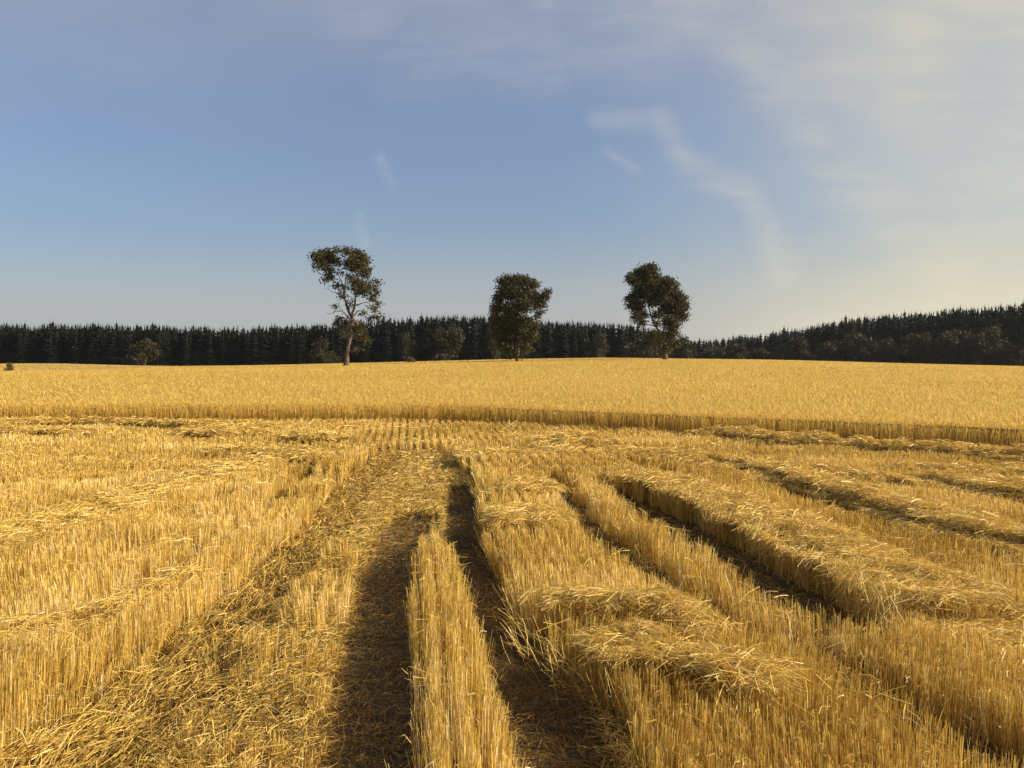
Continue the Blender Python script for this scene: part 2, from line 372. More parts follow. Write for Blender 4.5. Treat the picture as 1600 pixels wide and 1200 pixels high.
x, y, h = x[keep], y[keep], h[keep]; n = len(x)
print('stubble stems', n)
h = h * (0.90 + 0.15 * rng.random(n)); h[rng.random(n) < .03] *= 1.15; h[rng.random(n) < .12] *= .6
lx = (fbm(x, y, .45, 51) - .5) * .28 + (vn(x, y, 1.3, 53) - .5) * .22 + rng.normal(0, .045, n); ly = (fbm(x, y, .45, 52) - .5) * .2 + rng.normal(0, .045, n)
inst = look(inS, x, y); lx[inst > 0] *= .5; ly[inst > 0] *= .5
# stems at the brink of a track are pushed over towards it
dl = 0.12
gxs = look(stub, x + dl, y) - look(stub, x - dl, y); gys = look(stub, x, y + dl) - look(stub, x, y - dl)
ek = np.where(rng.random(n) < .2, 1.3, .22) * rng.random(n) * np.where(inst > 0, .4, 1); lx -= gxs * ek; ly -= gys * ek
z0 = ground(x, y) - .01
b0 = np.stack([x, y, z0], 1); b2 = np.stack([x + lx * h, y + ly * h, z0 + h], 1); b1 = (b0 + b2) / 2 + rng.normal(0, .004, (n, 3))
an = rng.random(n) * math.pi; wd = np.stack([np.cos(an), np.sin(an), an * 0], 1)
wid = np.maximum(.0019, y * .00025) * (0.7 + .7 * rng.random(n))
tn = np.clip(rng.normal(.53, .25, n) + (fbm(x, y, .6, 61) - .5) * .7, 0, 1)
A1.add(*ribbons([b0, b1, b2], wd, wid, tn, .75))
# dry leaves hanging on the stems
m = rng.random(n) < .30; c = m.sum(); k0 = b0[m] + (b2[m] - b0[m]) * (0.3 + .6 * rng.random((c, 1)))
an = rng.random(c) * 2 * math.pi; L = .04 + .09 * rng.random(c); dv = np.stack([np.cos(an) * L, np.sin(an) * L, rng.normal(-.02, .04, c)], 1)
wv = np.stack([-np.sin(an), np.cos(an), rng.normal(0, .5, c)], 1)
A1.add(*ribbons([k0, k0 + dv * .55 + [0, 0, .02], k0 + dv - [0, 0, .02]], wv, np.maximum(.0035, y[m] * .0003), np.clip(tn[m] + .1, 0, 1), .3))
o = A1.build('stubble', M_stub); tag(o, 'golden upright stubble left standing in drill rows', 'stubble', kind='stuff')

# ------------------------------------------------------------------ loose straw: flattened litter and windrows
A2 = Acc()
def strands(x, y, z, ang, L, droop, wid, tn, pitch=None):
    n = len(x); pitch = rng.normal(0, .22, n) if pitch is None else pitch
    dv = np.stack([np.cos(ang) * np.cos(pitch), np.sin(ang) * np.cos(pitch), np.sin(pitch)], 1) * L[:, None]
    c = np.stack([x, y, z], 1); side = np.stack([-np.sin(ang), np.cos(ang), ang * 0], 1)
    cur = side * rng.normal(0, .045, n)[:, None] * L[:, None]; dr = np.zeros((n, 3)); dr[:, 2] = droop
    p0 = c - dv / 2 - dr; p1 = c + cur; p2 = c + dv / 2 - dr
    roll = rng.random(n) * math.pi; wv = side * np.cos(roll)[:, None] + np.array([0, 0, 1.0]) * np.sin(roll)[:, None]
    g0 = ground(p0[:, 0], p0[:, 1]) + .004; g2 = ground(p2[:, 0], p2[:, 1]) + .004
    p0[:, 2] = np.maximum(p0[:, 2], g0); p2[:, 2] = np.maximum(p2[:, 2], g2)
    A2.add(*ribbons([p0, p1, p2], wv, wid, tn))
# heap surface under the loose straws, so that a windrow has a body
def heap_top(x, y): return ground(x, y) + look(hang, x, y) + look(heap, x, y)
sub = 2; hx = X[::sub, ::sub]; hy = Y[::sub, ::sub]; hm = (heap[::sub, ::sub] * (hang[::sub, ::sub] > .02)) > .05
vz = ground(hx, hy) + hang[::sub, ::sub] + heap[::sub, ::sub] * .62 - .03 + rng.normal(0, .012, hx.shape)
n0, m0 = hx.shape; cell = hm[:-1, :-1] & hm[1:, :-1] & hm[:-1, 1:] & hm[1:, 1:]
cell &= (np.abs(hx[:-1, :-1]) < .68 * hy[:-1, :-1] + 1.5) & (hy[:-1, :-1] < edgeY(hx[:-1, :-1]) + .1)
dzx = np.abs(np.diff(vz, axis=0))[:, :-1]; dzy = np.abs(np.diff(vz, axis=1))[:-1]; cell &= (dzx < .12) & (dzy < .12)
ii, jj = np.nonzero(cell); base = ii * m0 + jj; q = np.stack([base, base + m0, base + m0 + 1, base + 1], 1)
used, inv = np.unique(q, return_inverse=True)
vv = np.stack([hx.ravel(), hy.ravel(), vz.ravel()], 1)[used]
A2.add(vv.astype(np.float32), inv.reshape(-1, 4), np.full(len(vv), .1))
# flattened litter everywhere
x, y = field_pts(620000, 3.6, 34.5, 1.05)
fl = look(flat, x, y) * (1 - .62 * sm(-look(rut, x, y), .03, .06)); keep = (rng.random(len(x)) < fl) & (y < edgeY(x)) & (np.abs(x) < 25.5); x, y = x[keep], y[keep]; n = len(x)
hp = look(heap, x, y) * (look(hang, x, y) < .02)
ang = math.pi / 2 - VP + rng.normal(0, .75, n) + (fbm(x, y, .8, 71) - .5) * 2.2
sw = look(swept, x, y); sw = rng.random(n) < sw; ang = np.where(sw, look(sweptd, x, y) + .25 + rng.normal(0, .3, n), ang)
L = np.where(sw, 1.6, 1.0) * (.05 + .15 * rng.random(n) ** 1.5)
z = ground(x, y) + .012 + hp * rng.random(n) + .03 * rng.random(n)
tn = np.clip(rng.normal(.42, .25, n) + look(rut, x, y) * 9, 0, 1)  # trodden litter, tinted darker in ruts and grooves to deepen their shadow
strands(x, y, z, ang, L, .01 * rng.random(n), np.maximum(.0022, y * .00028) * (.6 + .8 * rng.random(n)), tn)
print('litter', n)
# windrows
x, y = field_pts(900000, 3.6, 34.5, 0.75)
hp = look(heap, x, y); hn = look(hang, x, y)
keep = (hn > .02) & (hp > .02) & (rng.random(len(x)) < .9) & (y < edgeY(x)) & (np.abs(x) < 25.5)
x, y, hp, hn = x[keep], y[keep], hp[keep], hn[keep]; n = len(x)
ang = look(leand, x, y) + rng.normal(0, .8, n) + (fbm(x, y, 1.2, 72) - .5) * 2.0
L = .12 + .26 * rng.random(n); z = ground(x, y) + hn + hp * (0.55 + .5 * rng.random(n) ** 1.3) + rng.normal(0, .012, n)
tn = np.clip(rng.normal(.6, .22, n), 0, 1)
strands(x, y, z, ang, L, .02 + .05 * rng.random(n) * (hp < .1), np.maximum(.0023, y * .00028) * (.6 + .8 * rng.random(n)), tn)
print('windrow straws', n)
# stray straws lying across the stubble top
x, y = field_pts(26000, 3.8, 33, 0.8); s_ = look(stub, x, y); keep = (s_ > .2) & (y < edgeY(x)) & (fbm(x, y, 1.0, 77) > .48); x, y, s_ = x[keep], y[keep], s_[keep]; n = len(x)
strands(x, y, ground(x, y) + s_ * (.75 + .3 * rng.random(n)), rng.random(n) * 6.28, .12 + .25 * rng.random(n), .03 * rng.random(n), np.maximum(.0026, y * .00027) * (.7 + .6 * rng.random(n)), np.clip(rng.normal(.65, .2, n), 0, 1), rng.normal(0, .4, n))
# straws drooping over the brink of the right bank, and down it
for (a0, b0_), (a1, b1_), nn, hz in (((785, 935), (830, 975), 90, .38), ((835, 985), (905, 1010), 60, .36)):
    q0, q1 = P(a0, b0_, .45), P(a1, b1_, .45); tt = rng.random(nn)
    xx = q0[0] + (q1[0] - q0[0]) * tt + rng.normal(0, .06, nn); yv = q0[1] + (q1[1] - q0[1]) * tt + rng.normal(0, .06, nn)
    strands(xx, yv, hz * (.35 + .8 * rng.random(nn)), math.pi * .95 + rng.normal(0, .9, nn), .10 + .17 * rng.random(nn), .02 * rng.random(nn), np.full(nn, .0019), np.clip(rng.normal(.6, .2, nn), 0, 1), rng.normal(.75, .3, nn))
# ragged straw hanging over the lip of the long furrow
lip = [P(a, b, .45) for a, b in [(945, 735), (990, 744), (1062, 770), (1162, 814), (1262, 862), (1345, 902), (1400, 935)]]
for (ax0, ay0), (ax1, ay1) in zip(lip[:-1], lip[1:]):
    nn = int(520 * math.hypot(ax1 - ax0, ay1 - ay0)); tt = rng.random(nn); xx = ax0 + (ax1 - ax0) * tt; yv = ay0 + (ay1 - ay0) * tt
    m = fbm(xx, yv, 1.6, 91) > rng.random(nn) * .4 + .42; xx, yv = xx[m] + rng.normal(0, .07, m.sum()), yv[m] + rng.normal(0, .07, m.sum()); nn = len(xx)
    strands(xx, yv, .50 - .36 * rng.random(nn) ** 1.7, math.pi * 1.15 + rng.normal(0, .9, nn), .12 + .22 * rng.random(nn), .02 * rng.random(nn), yv * .00028, np.clip(rng.normal(.55, .2, nn), 0, 1), -rng.normal(.7, .4, nn))
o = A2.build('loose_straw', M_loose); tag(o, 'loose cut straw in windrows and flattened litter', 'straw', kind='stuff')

# ------------------------------------------------------------------ standing wheat
WT = 0.83
def wheat_z(x, y): return H(x, y) + WT - .10
wx = np.unique(np.concatenate([np.arange(-40, 40, .5), np.arange(-360, 361, 8.0)])); tt = np.concatenate([np.linspace(0, 1, 60) ** 2.2])
gxx, tg = np.meshgrid(wx, tt, indexing='ij'); ye = edgeY(np.clip(gxx, -26, 30)) + .7; gyy = ye + tg * (288 - ye)
zz = wheat_z(gxx, gyy) + .03 * (fbm(gxx, gyy, 1.0, 81) - .5); zz[:, 0] -= .65
n, m = gxx.shape; i = (np.arange(n - 1)[:, None] * m + np.arange(m - 1)[None]).ravel()
AW = Acc()
AW.add(np.stack([gxx.ravel(), gyy.ravel(), zz.ravel()], 1).astype(np.float32), np.stack([i, i + m, i + m + 1, i + 1], 1), np.full(n * m, .35))
def wheat(n, d0, d1, pw, maxoff=1e9, minoff=0):
    x, y = field_pts(n, d0, d1, pw)
    e = edgeY(x); keep = (y > e + minoff) & (y < e + maxoff) & (y < 285); return x[keep], y[keep]
# the front band shows whole stems, tinted darker to shade the cut face
x, y = wheat(170000, 19, 38, .3, 2.4); x, y = rows(x, y, .17, .04); keep = y > edgeY(x) - .05; x, y = x[keep], y[keep]; n = len(x)
hh = WT * (.78 + .18 * rng.random(n) + .08 * sm(y - edgeY(x), 0, 1.6))  + .05 * (fbm(x, y, .8, 83) - .5); z0 = H(x, y)
l = rng.normal(0, .075, (n, 2)); b0 = np.stack([x, y, z0], 1); b1 = np.stack([x + l[:, 0] * .5, y + l[:, 1] * .5, z0 + hh * .6], 1); b2 = np.stack([x + l[:, 0], y + l[:, 1] - .02, z0 + hh], 1)
an = rng.random(n) * math.pi; wv = np.stack([np.cos(an), np.sin(an), 0 * an], 1); wdt = np.maximum(.003, y * .00022) * (.7 + .6 * rng.random(n))
tn = np.clip(rng.normal(.28, .2, n) + .2 * sm(y - edgeY(x), .3, 1.6), 0, 1); AW.add(*ribbons([b0, b1, b2], wv, wdt, tn, .8)); print('wheat front', n)
m_ = rng.random(n) < .6; e0 = b2[m_] - [0, 0, .02]; c = m_.sum(); an = rng.random(c) * 6.28
e1 = e0 + np.stack([np.cos(an) * .03, np.sin(an) * .03, .04 + an * 0], 1); e2 = e1 + np.stack([np.cos(an) * .05, np.sin(an) * .05, .005 + an * 0], 1)
AW.add(*ribbons([e0, e1, e2], np.stack([-np.sin(an), np.cos(an), rng.normal(0, .4, c)], 1), np.maximum(.007, y[m_] * .0003), np.clip(tn[m_] + .12, 0, 1), .5))
# ears standing out of the canopy, in tufts that get coarser with distance
x, y = wheat(620000, 20, 285, 1.75, minoff=.8); n = len(x); print('wheat ears', n)
an = rng.random(n) * 6.28; zc = wheat_z(x, y); hh = .07 + .10 * rng.random(n)
b0 = np.stack([x, y, zc - .04], 1); dv = np.stack([np.cos(an) * .06, np.sin(an) * .06, hh], 1)
wv = np.stack([-np.sin(an), np.cos(an), an * 0], 1)
tn = np.clip(rng.normal(.6, .13, n) + (fbm(x, y, .06, 85) - .5) * .3 + (fbm(x * .3, y, .5, 86) - .5) * .15, 0, 1)
AW.add(*ribbons([b0, b0 + dv, b0 + dv * [1.7, 1.7, 1.15]], wv, np.maximum(.007, y * .00024) * (.6 + .8 * rng.random(n)), tn, .5))
o = AW.build('standing_wheat', M_wheat); tag(o, 'uncut ripe golden wheat standing up to the ridge', 'wheat', kind='stuff')

# ------------------------------------------------------------------ trees
def tube(paths, seg=6):
    """paths: list of [(x,y,z,r), ...] -> verts, quads"""
    V = []; Q = []; n = 0
    for p in paths:
        p = np.array(p, float); k = len(p); tdir = np.gradient(p[:, :3], axis=0)
        for i in range(k):
            d = tdir[i] / (np.linalg.norm(tdir[i]) + 1e-9); a = np.cross(d, [0, 1, 0.1]); a /= np.linalg.norm(a) + 1e-9; b = np.cross(d, a)
            for s in range(seg):
                th = 2 * math.pi * s / seg; V.append(p[i, :3] + (a * math.cos(th) + b * math.sin(th)) * p[i, 3])
        for i in range(k - 1):
            for s in range(seg): Q.append((n + i * seg + s, n + i * seg + (s + 1) % seg, n + (i + 1) * seg + (s + 1) % seg, n + (i + 1) * seg + s))
        n += k * seg
    return np.array(V), np.array(Q)
def wob(path, amt, sub=3):
    out = []
    for (a, b) in zip(path[:-1], path[1:]):
        for s in range(sub):
            f = s / sub; out.append([a[i] + (b[i] - a[i]) * f + (random.gauss(0, amt) if i < 3 and (s or out) else 0) for i in range(4)])
    out.append(list(path[-1])); return out
def leaves(blobs, dens, size, tb=0.0):
    """blobs (x,y,z,r[,k]) -> leaf clumps: many small faces around twig ends inside each blob"""
    vs = []; qs = []; ts = []; n0 = 0
    for b in blobs:
        r = b[3]; k = b[4] if len(b) > 4 else 1.0
        nc = max(3, int(dens * r * r * k)); 
        dv = rng.normal(0, 1, (nc, 3)); dv /= np.linalg.norm(dv, axis=1)[:, None]
        cc = np.array(b[:3]) + dv * (rng.random((nc, 1)) ** .55) * r * [1, 1, .85] * 1.12
        per = 15; c = np.repeat(cc, per, 0) + rng.normal(0, .36 + .10 * r, (nc * per, 3)) * [1, 1, .7]
        n = len(c); a = rng.normal(0, 1, (n, 3)); a /= np.linalg.norm(a, axis=1)[:, None]; bb = np.cross(a, rng.normal(0, 1, (n, 3))); bb /= np.linalg.norm(bb, axis=1)[:, None] + 1e-9
        s = size * (.5 + rng.random((n, 1)))
        v = np.stack([c - a * s, c - bb * s * .55, c + a * s, c + bb * s * .55], 1).reshape(-1, 3)
        vs.append(v); qs.append(np.arange(n * 4).reshape(n, 4) + n0); n0 += n * 4
        tc_ = np.repeat(rng.random(nc), per) * .5; ts.append(np.repeat(np.clip(tc_ + rng.random(n) * .35 + tb, 0, 1), 4))
    return np.concatenate(vs), np.concatenate(qs), np.concatenate(ts)
def root(name, loc, label, cat, group=None):
    o = bpy.data.objects.new(name, None); o.location = loc; o.empty_display_size = .5; C.objects.link(o); return tag(o, label, cat, group)
def traced_tree(name, label, basepx, dist, cropk, base, trunk, branches, blobs, bark, leafm, size, dens, depth=1.0, tb=0, r0=.55):
    """outline read in crop pixels (cropk per photo pixel) round the base; every limb and clump gets its own depth"""
    s = dist / F / cropk; bx = (basepx - 800) / F * dist
    rt = root(name, (bx, dist, float(H(bx, dist))), label, 'tree', 'tall solitary trees in the wheat')
    L = lambda x, y: ((x - base[0]) * s, (base[1] - y) * s)
    tp = [(*((L(x, y)[0], 0)), L(x, y)[1], r * r0) for x, y, r in trunk]; tp[0] = (tp[0][0], 0, -.3, tp[0][3] * 1.25)
    V, Q = tube([wob(tp, .05)], 10); build('trunk', V, Q, bark, parent=rt, smooth=True)
    lim = []; used = []
    for br in branches:
        dy_ = random.uniform(-1, 1) * depth * 2.2; n = len(br); pts = []
        for i, (x, y, r) in enumerate(br): a, b = L(x, y); pts.append((a, dy_ * (i / max(1, n - 1)), b, r * r0))
        lim.append(wob(pts, .10)); used += lim[-1]
    B = []; nodes = np.array(used + [list(p) for p in tp])
    for b in blobs:
        a, z = L(b[0], b[1]); r = b[2] * s; reach = max(.3, depth * 2.6)
        for k in range(2 if r > .9 else 1):
            yv = random.uniform(-reach, reach); B.append((a + random.gauss(0, .15), yv, z + random.gauss(0, .15), r * random.uniform(.8, 1.0), b[3] if len(b) > 3 else 1.0))
            dd = np.linalg.norm(nodes[:, :3] - [a, yv, z], axis=1) + 3 * np.maximum(0, nodes[:, 2] - z); j = int(dd.argmin()); p = nodes[j]
            q = (a, yv, z); mid = [(p[i] + q[i]) / 2 + random.gauss(0, .2) for i in range(3)]
            lim.append([[*p[:3], min(p[3] * .5, .09)], [*mid, .05], [*q, .022]])
            for _ in range(3):
                e = [q[i] + random.gauss(0, r * .6) for i in range(3)]; lim.append([[*mid, .03], [(mid[i] + e[i]) / 2 + random.gauss(0, .1) for i in range(3)] + [.022], [*e, .012]])
    V, Q = tube(lim, 5); build('branches', V, Q, bark, parent=rt, smooth=True)
    v, q, t = leaves(B, dens * 2.9, size, tb); build('crown', v, q, leafm, t, parent=rt)
    return rt
# tree on the left: open, forked, leaning right
K3 = 5.0
traced_tree('tall_tree', 'tallest, open-crowned forked tree standing left of the other two', 539, 150, K3, (392, 1066),
    [(392, 1066, 1.25), (405, 1000, 1.0), (412, 920, .85), (430, 820, .75), (445, 740, .7), (452, 650, .62)],
    [[(450, 660, .55), (405, 560, .42), (385, 480, .32), (390, 400, .24), (398, 300, .14), (420, 260, .07)],
     [(452, 650, .55), (472, 560, .42), (482, 450, .34), (488, 330, .22), (482, 200, .08)],
     [(388, 500, .22), (350, 440, .18), (320, 380, .12), (270, 330, .07)], [(392, 430, .2), (350, 330, .14), (300, 250, .09), (240, 190, .05)],
     [(395, 520, .2), (330, 465, .14), (260, 430, .08), (222, 418, .04)],
     [(425, 660, .25), (390, 620, .2), (350, 595, .14), (300, 615, .09), (250, 620, .05), (218, 598, .03)], [(360, 600, .13), (352, 560, .1), (350, 510, .05)],
     [(345, 605, .08), (310, 570, .06), (290, 560, .03)],
     [(455, 670, .3), (500, 685, .2), (545, 690, .12), (570, 700, .05)], [(465, 640, .28), (500, 600, .2), (560, 620, .13), (620, 660, .06)],
     [(478, 560, .24), (530, 540, .17), (590, 525, .1), (650, 540, .05)], [(486, 480, .2), (540, 430, .14), (600, 400, .08), (640, 380, .04)],
     [(486, 360, .16), (520, 300, .1), (560, 240, .05)], [(425, 820, .12), (395, 800, .1), (335, 780, .04)]],
    [(200, 185, 42, .8), (250, 150, 48, .8), (225, 240, 48, .7), (290, 195, 42, .8), (175, 280, 22, .6), (205, 350, 20, .4), (290, 350, 38, .8), (265, 310, 34, .6), (320, 395, 24, .6),
     (350, 150, 26), (415, 155, 40), (480, 165, 50), (525, 200, 45), (575, 215, 22), (575, 265, 20), (470, 250, 50), (525, 280, 45), (560, 325, 34), (455, 340, 36, .8), (500, 385, 44, .7), (560, 395, 38, .6),
     (635, 375, 28, .8), (655, 465, 20), (600, 440, 32, .6), (640, 540, 26, .7), (585, 500, 26, .5), (500, 470, 30, .5), (645, 600, 24), (600, 575, 22, .6), (655, 645, 22), (620, 665, 20), (540, 625, 16, .5),
     (380, 440, 22, .5), (340, 300, 28, .6), (350, 660, 26), (325, 700, 22), (305, 575, 10, .6), (400, 690, 40, .7), (510, 745, 42, .7), (545, 840, 36, .7), (490, 890, 34, .5), (380, 780, 34, .4), (500, 800, 30, .6), (405, 480, 34, .6), (440, 560, 36, .5), (470, 420, 42, .7), (540, 460, 34, .6), (300, 290, 34, .7), (430, 250, 36, .8), (375, 240, 30, .8), (560, 460, 30, .7), (610, 510, 28, .7), (620, 420, 32, .8), (350, 400, 30, .5)],
    M_bark, M_leaf, .20, 11.0, 1.0, .05, .42)
K4 = 4.21
traced_tree('tall_tree', 'dense dark middle tree of three, bulging right over a pale thin trunk', 809, 172, K4, (292, 690),
    [(292, 690, 1.0), (288, 640, .65), (300, 560, .55), (306, 500, .5), (312, 430, .45)],
    [[(312, 440, .4), (290, 340, .3), (270, 240, .2), (270, 140, .08)], [(312, 440, .4), (350, 350, .3), (370, 250, .2), (380, 170, .08)],
     [(330, 400, .25), (400, 360, .2), (440, 300, .12), (480, 230, .05)], [(300, 400, .22), (220, 350, .15), (170, 280, .06)], [(303, 500, .2), (220, 480, .15), (150, 460, .05)], [(150, 330, .08), (110, 308, .03)]],
    [(270, 145, 52), (205, 150, 42), (330, 140, 42), (385, 165, 32), (200, 210, 50), (270, 220, 65), (350, 230, 58), (395, 225, 26), (455, 245, 36), (480, 222, 22), (425, 285, 34), (470, 290, 22), (170, 255, 34), (175, 310, 42), (250, 320, 60),
     (330, 300, 46), (400, 320, 26, .6), (430, 350, 24, .7), (240, 400, 66), (165, 400, 46), (320, 410, 56), (390, 440, 45), (420, 375, 22), (200, 480, 74), (300, 490, 60), (380, 500, 44), (150, 470, 30, .5), (190, 550, 46, .45), (260, 560, 50, .5), (345, 570, 40, .7), (230, 615, 34, .35), (330, 625, 24, .5)],
    M_bark, M_leaf, .21, 9.5, 1.2, 0.0, .5)
traced_tree('tall_tree', 'rightmost tall tree with a rounded crown leaning left over the ridge', 1040, 182, K4, (1262, 700),
    [(1262, 700, 1.2), (1255, 620, .9), (1240, 540, .75), (1215, 480, .6)],
    [[(1225, 500, .5), (1180, 430, .35), (1150, 330, .25), (1110, 220, .15), (1100, 130, .06)], [(1235, 520, .45), (1280, 420, .3), (1300, 320, .2), (1290, 220, .08)],
     [(1200, 460, .25), (1130, 440, .15), (1070, 400, .06)], [(1275, 430, .22), (1340, 370, .15), (1390, 330, .06)], [(1290, 470, .15), (1340, 475, .08), (1380, 470, .03)]],
    [(1085, 115, 45), (1150, 110, 50), (1022, 150, 30), (1195, 140, 42), (1060, 170, 36), (1120, 170, 40), (1100, 240, 55), (1180, 210, 58), (1260, 185, 50), (1310, 205, 42), (1035, 275, 36), (1015, 330, 20), (1080, 320, 44), (1170, 300, 46), (1235, 270, 46),
     (1300, 260, 50), (1345, 270, 46), (1385, 325, 34), (1340, 345, 50), (1270, 350, 46), (1370, 390, 34), (1070, 400, 34), (1120, 380, 30, .7), (1200, 385, 36, .7), (1290, 430, 50), (1100, 440, 24), (1180, 440, 26, .7), (1320, 460, 28),
     (1180, 510, 44, .6), (1230, 550, 46, .5), (1290, 500, 44, .7), (1300, 570, 40, .5), (1250, 620, 36, .4)],
    M_bark, M_leaf, .21, 9.5, 1.2, .06, .5)

# ------------------------------------------------------------------ the conifer wood beyond the ridge
def pine_mesh(name, seed, hi=True):
    r = random.Random(seed); V = []; Q = []; T = []; n = 0; tiers = 17 if hi else 8; per = 9 if hi else 6
    for i in range(tiers):
        f = i / tiers; z = .16 + .82 * f; rad = (.19 * (1 - f) ** .7 + .014) * r.uniform(.75, 1.2)
        for k in range(per):
            a = 2 * math.pi * (k + r.random()) / per; R_ = rad * r.uniform(.6, 1.25); up = r.uniform(-.01, .035); wd_ = R_ * r.uniform(.3, .5) + .008; dr = r.uniform(.02, .05)
            ca, sa = math.cos(a), math.sin(a); z0_ = z + r.uniform(-.02, .02)
            P4 = [(0, 0, z0_ + .03), (ca * R_ * .6 - sa * wd_, sa * R_ * .6 + ca * wd_, z0_ - dr * .5), (ca * R_, sa * R_, z0_ + up - dr * .3), (ca * R_ * .6 + sa * wd_, sa * R_ * .6 - ca * wd_, z0_ - dr * .5)]
            V += P4; Q.append((n, n + 1, n + 2, n + 3)); n += 4; T += [min(1, max(0, r.gauss(.45, .25)))] * 4
    a = r.random() * 3; w_ = .010
    for k in range(3):                                   # leader shoot
        b = a + k * 2.1; V += [(math.cos(b) * w_, math.sin(b) * w_, .93), (-math.cos(b) * w_, -math.sin(b) * w_, .93), (-.001, 0, 1.03), (.001, 0, 1.03)]; Q.append((n, n + 1, n + 2, n + 3)); n += 4; T += [.6] * 4
    return np.array(V), np.array(Q), np.array(T)
def skyline(px): return np.interp(px, [-200, 0, 150, 300, 400, 450, 550, 600, 690, 750, 850, 950, 1000, 1055, 1080, 1130, 1200, 1300, 1400, 1500, 1600, 1800],
                                      [508, 509, 507, 513, 513, 511, 506, 499, 497, 496, 502, 507, 513, 527, 534, 529, 521, 504, 492, 485, 479, 470])
def fdist(px): return np.interp(px, [-200, 0, 600, 1000, 1060, 1090, 1150, 1300, 1600, 1800], [335, 345, 350, 365, 400, 455, 440, 400, 350, 330])
protos = []
for s_ in range(7):
    v, q, t = pine_mesh('c', 100 + s_); c = build('crown', v, q, M_pine, t)
    V, Q = tube([[(0, 0, -.02, .018), (0, 0, .4, .012), (0, 0, .9, .004)]], 5); tr = build('trunk', V, Q, M_barkd)
    protos.append((c, tr))
def sect(px):
    if px < 190: return 'slim dark conifer in the wood left of the small round tree'
    if px < 480: return 'slim dark conifer in the wood between small round tree and tallest tree'
    if px < 620: return 'slim dark conifer in the wood directly behind the tallest tree'
    if px < 770: return 'slim dark conifer in the wood between tallest tree and dense middle tree'
    if px < 860: return 'slim dark conifer in the wood directly behind the dense middle tree'
    if px < 975: return 'slim dark conifer in the wood between middle tree and rightmost tall tree'
    if px < 1075: return 'slim dark conifer in the wood behind the rightmost tall tree'
    if px < 1200: return 'small far conifer at the low gap right of the three tall trees'
    if px < 1420: return 'dark pointed conifer on the rising slope right of the gap'
    return 'tall dark pointed conifer at the high right end of the wood'
NC = 290; first = [True] * 7
for i in range(NC):
    px = -30 + 1660 * (i + random.uniform(-.35, .35)) / NC; px = px
    D = float(fdist(px)) + random.uniform(0, 5); xw = (px - 800) / F * D; gz = float(H(xw, D))
    top = skyline(px) + (float(fbm(px, 0 * px, .03, 95)) - .5) * 9 + random.gauss(1.5, 3.0) - abs(random.gauss(0, 3.0)); ht = CAMZ + (555 - top) / F * D - gz
    k = random.randrange(7); rt = root('conifer_tree', (xw, D, gz), sect(px), 'conifer', 'conifers along the skyline of the wood')
    rt.rotation_euler[2] = random.random() * 6.28; wv_ = ht * random.uniform(.62, .95); rt.scale = (wv_, wv_, ht)
    for src in protos[k]:
        o = src if first[k] else src.copy()
        if not first[k]: C.objects.link(o)
        o.parent = rt
    first[k] = False
# the wood behind them, one mass
AF = Acc(); lows = [pine_mesh('l', 200 + s_, False) for s_ in range(6)]
for i in range(3600):
    px = random.uniform(-420, 2020); row = random.random(); D = float(fdist(px)) + 4 + 55 * row ** 1.4; xw = (px - 800) / F * D; gz = float(H(xw, D))
    top = skyline(px) + (float(fbm(px, 0 * px, .03, 95)) - .5) * 9 + random.gauss(1.5, 2.4); ht = CAMZ + (555 - top) / F * D - gz; v, q, t = lows[i % 6]; a = random.random() * 6.28; ca, sa = math.cos(a), math.sin(a); wv_ = ht * 1.0
    vv = np.stack([(v[:, 0] * ca - v[:, 1] * sa) * wv_ + xw, (v[:, 0] * sa + v[:, 1] * ca) * wv_ + D, v[:, 2] * ht + gz], 1)
    AF.add(vv.astype(np.float32), q, t)
o = AF.build('forest', M_pine); tag(o, 'dark dense conifer forest behind the skyline trees', 'forest', kind='stuff')

# ------------------------------------------------------------------ rounded trees and bushes at the foot of the wood
def bush_proto(seed, tall=1.0):
    st = random.Random(seed); B = []
    for k in range(11):
        a = st.random() * 6.28; rr = st.uniform(0, .36); z = st.uniform(.16, .86); rr *= (1.15 - abs(z - .5))
        B.append((math.cos(a) * rr, math.sin(a) * rr, z, st.uniform(.13, .22)))
    return B
bl = []
for s_ in range(5):
    B = bush_proto(300 + s_); sc = 8.0; B2 = [(a * sc, b * sc, c * sc, r * sc) for a, b, c, r in B]
    v, q, t = leaves(B2, 14, .24); c = build('crown', v / sc, q, M_brush, t)
    lim = [[(0, 0, -.03, .035), (.01, 0, .2, .028), (0, .01, .42, .02)]] + [[(0, 0, .25, .018), (a * .5, b * .5, (c_ + .3) / 2, .012), (a, b, c_, .006)] for a, b, c_, r in B]
    V, Q = tube(lim, 5); tr = build('trunk', V, Q, M_barkd); bl.append((c, tr, [True]))
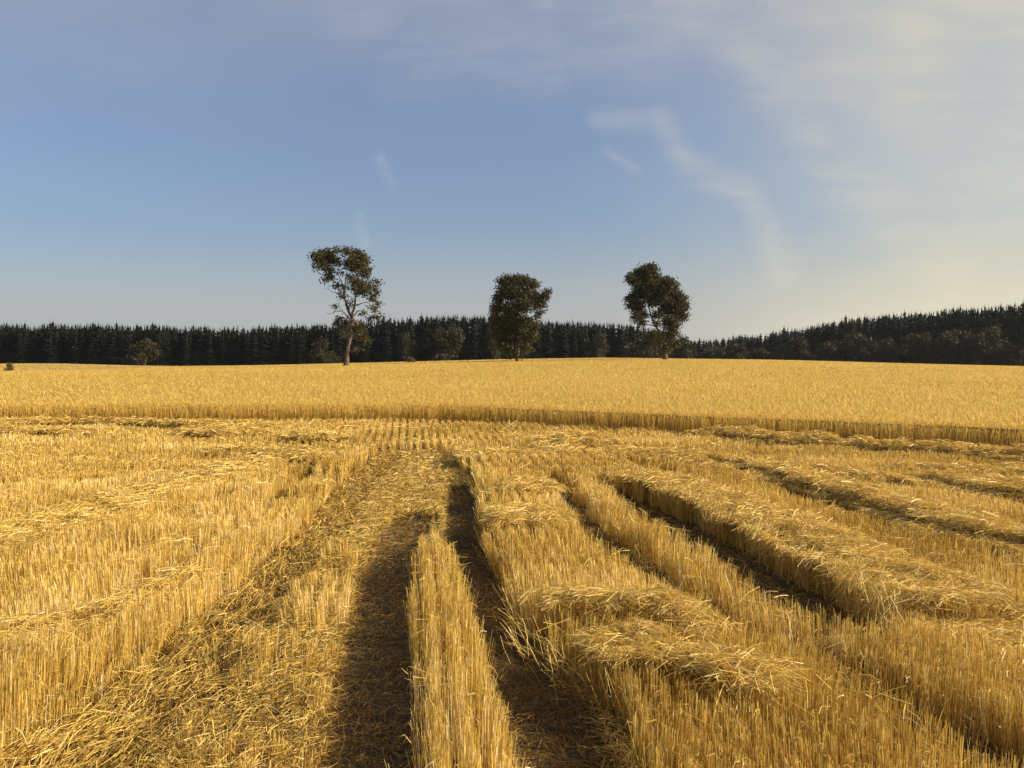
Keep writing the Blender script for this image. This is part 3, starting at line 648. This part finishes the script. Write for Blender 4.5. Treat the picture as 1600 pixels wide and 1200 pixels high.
EDGE = [  # px centre, py base, py top, px width, nearness (m before the wood), label
 (220, 578, 532, 42, 20, 'small round olive tree standing alone before the left wood', 'small_tree'),
 (507, 576, 526, 38, 30, 'low brownish round tree just left of the tallest tree\'s trunk', 'small_tree'),
 (634, 572, 521, 28, 8, 'narrow dim green tree right of the tallest tree at the wood\'s foot', 'small_tree'),
 (700, 572, 516, 46, 8, 'broad dim olive tree midway between tallest and middle trees', 'small_tree'),
 (770, 570, 480, 26, 60, 'slender dark tree touching the left side of the middle tree', 'small_tree'),
 (930, 568, 523, 36, 10, 'round dark olive tree between middle and rightmost tall trees', 'small_tree'),
 (1012, 568, 516, 62, 45, 'broad dark tree under the left half of the rightmost tall tree', 'small_tree'),
 (1070, 568, 528, 40, 60, 'dark bush at the right foot of the rightmost tall tree', 'bush'),
 (1112, 572, 545, 34, 90, 'low reddish bush at the gap in the wood', 'bush'),
 (1150, 574, 537, 36, 80, 'low round bush just right of the gap', 'bush'),
 (1180, 576, 545, 30, 80, 'darker low bush beside the round bush right of the gap', 'bush'),
 (1215, 578, 534, 40, 70, 'green-brown round tree, first of the taller edge trees right of the gap', 'small_tree'),
 (1252, 578, 528, 44, 65, 'wide olive tree, second of the edge trees right of the gap', 'small_tree'),
 (1296, 580, 536, 36, 60, 'lower brown tree between two larger edge trees on the slope', 'small_tree'),
 (1342, 580, 521, 50, 55, 'large pale brown round tree midway along the right slope', 'small_tree'),
 (1382, 582, 530, 34, 50, 'small dull tree right of the large pale brown round tree', 'small_tree'),
 (1408, 582, 516, 42, 48, 'green-topped round tree below the rising conifers on the right', 'small_tree'),
 (1446, 584, 523, 42, 45, 'dim brown tree right of the green-topped round tree', 'small_tree'),
 (1478, 584, 521, 40, 45, 'olive tree, fourth from the right end of the wood\'s edge', 'small_tree'),
 (1512, 586, 519, 40, 42, 'tawny round tree, third from the right end of the wood\'s edge', 'small_tree'),
 (1548, 588, 512, 46, 40, 'larger tawny tree, second from the right end of the wood\'s edge', 'small_tree'),
 (1592, 590, 512, 48, 40, 'tawny round tree cut off by the right side of the picture', 'small_tree'),
]
for i, (px, pb, pt, wpx, near, lab, nm) in enumerate(EDGE):
    D = float(fdist(px)) - near; D = max(D, 292); xw = (px - 800) / F * D; gz = float(H(xw, D)); ht = CAMZ + (555 - pt) / F * D - gz; wd_ = wpx / F * D
    c, tr, fl_ = bl[i % 5]; rt = root(nm, (xw, D, gz), lab, 'bush' if nm == 'bush' else 'tree', "broadleaf trees at the wood's edge"); rt.scale = (wd_ / .85, wd_ / .85, ht / .97); rt.rotation_euler[2] = i * 1.3
    for src in (c, tr):
        o = src if fl_[0] else src.copy()
        if not fl_[0]: C.objects.link(o)
        o.parent = rt
    fl_[0] = False
# a dry bush and pale weeds in the wheat
for px, py, wpx, hpx, D, lab in ((14, 581, 16, 15, 165, 'small dry brown bush in the wheat at the far left'), (640, 562, 20, 9, 205, 'low pale dry bush on the ridge right of the tallest tree')):
    xw = (px - 800) / F * D; gz = float(H(xw, D)); c, tr, _ = bl[2]; rt = root('bush', (xw, D, gz), lab, 'bush')
    rt.scale = (wpx / F * D, wpx / F * D, hpx / F * D + .6)
    for src in (c, tr):
        o = src.copy(); o.data = src.data.copy() if src is c else src.data; C.objects.link(o); o.parent = rt
        if src is c: o.data.materials[0] = M_dry if 'M_dry' in globals() else globals().setdefault('M_dry', leaf_mat('dry_bush_leaves', (.12, .07, .03), (.30, .19, .09)))
# ------------------------------------------------------------------ thin haze added to lift the darks of the wood
bm_v = [(x, y, z) for x in (-4700, 4700) for y in (-900, 6900) for z in (-8, 45)]
mh = bpy.data.materials.new('added_haze'); mh.use_nodes = True; t = mh.node_tree; t.nodes.clear()
pv = N(t, 'ShaderNodeVolumePrincipled'); pv.inputs['Density'].default_value = 0.00006; pv.inputs['Color'].default_value = (.85, .85, .85, 1); pv.inputs['Anisotropy'].default_value = .3
ho = N(t, 'ShaderNodeOutputMaterial'); t.links.new(pv.outputs[0], ho.inputs['Volume'])
hz = build('haze', bm_v, [(0, 1, 3, 2), (4, 6, 7, 5), (0, 4, 5, 1), (2, 3, 7, 6), (0, 2, 6, 4), (1, 5, 7, 3)], mh); tag(hz, 'thin pale haze added over the field to lift the dark wood', 'haze', kind='stuff')
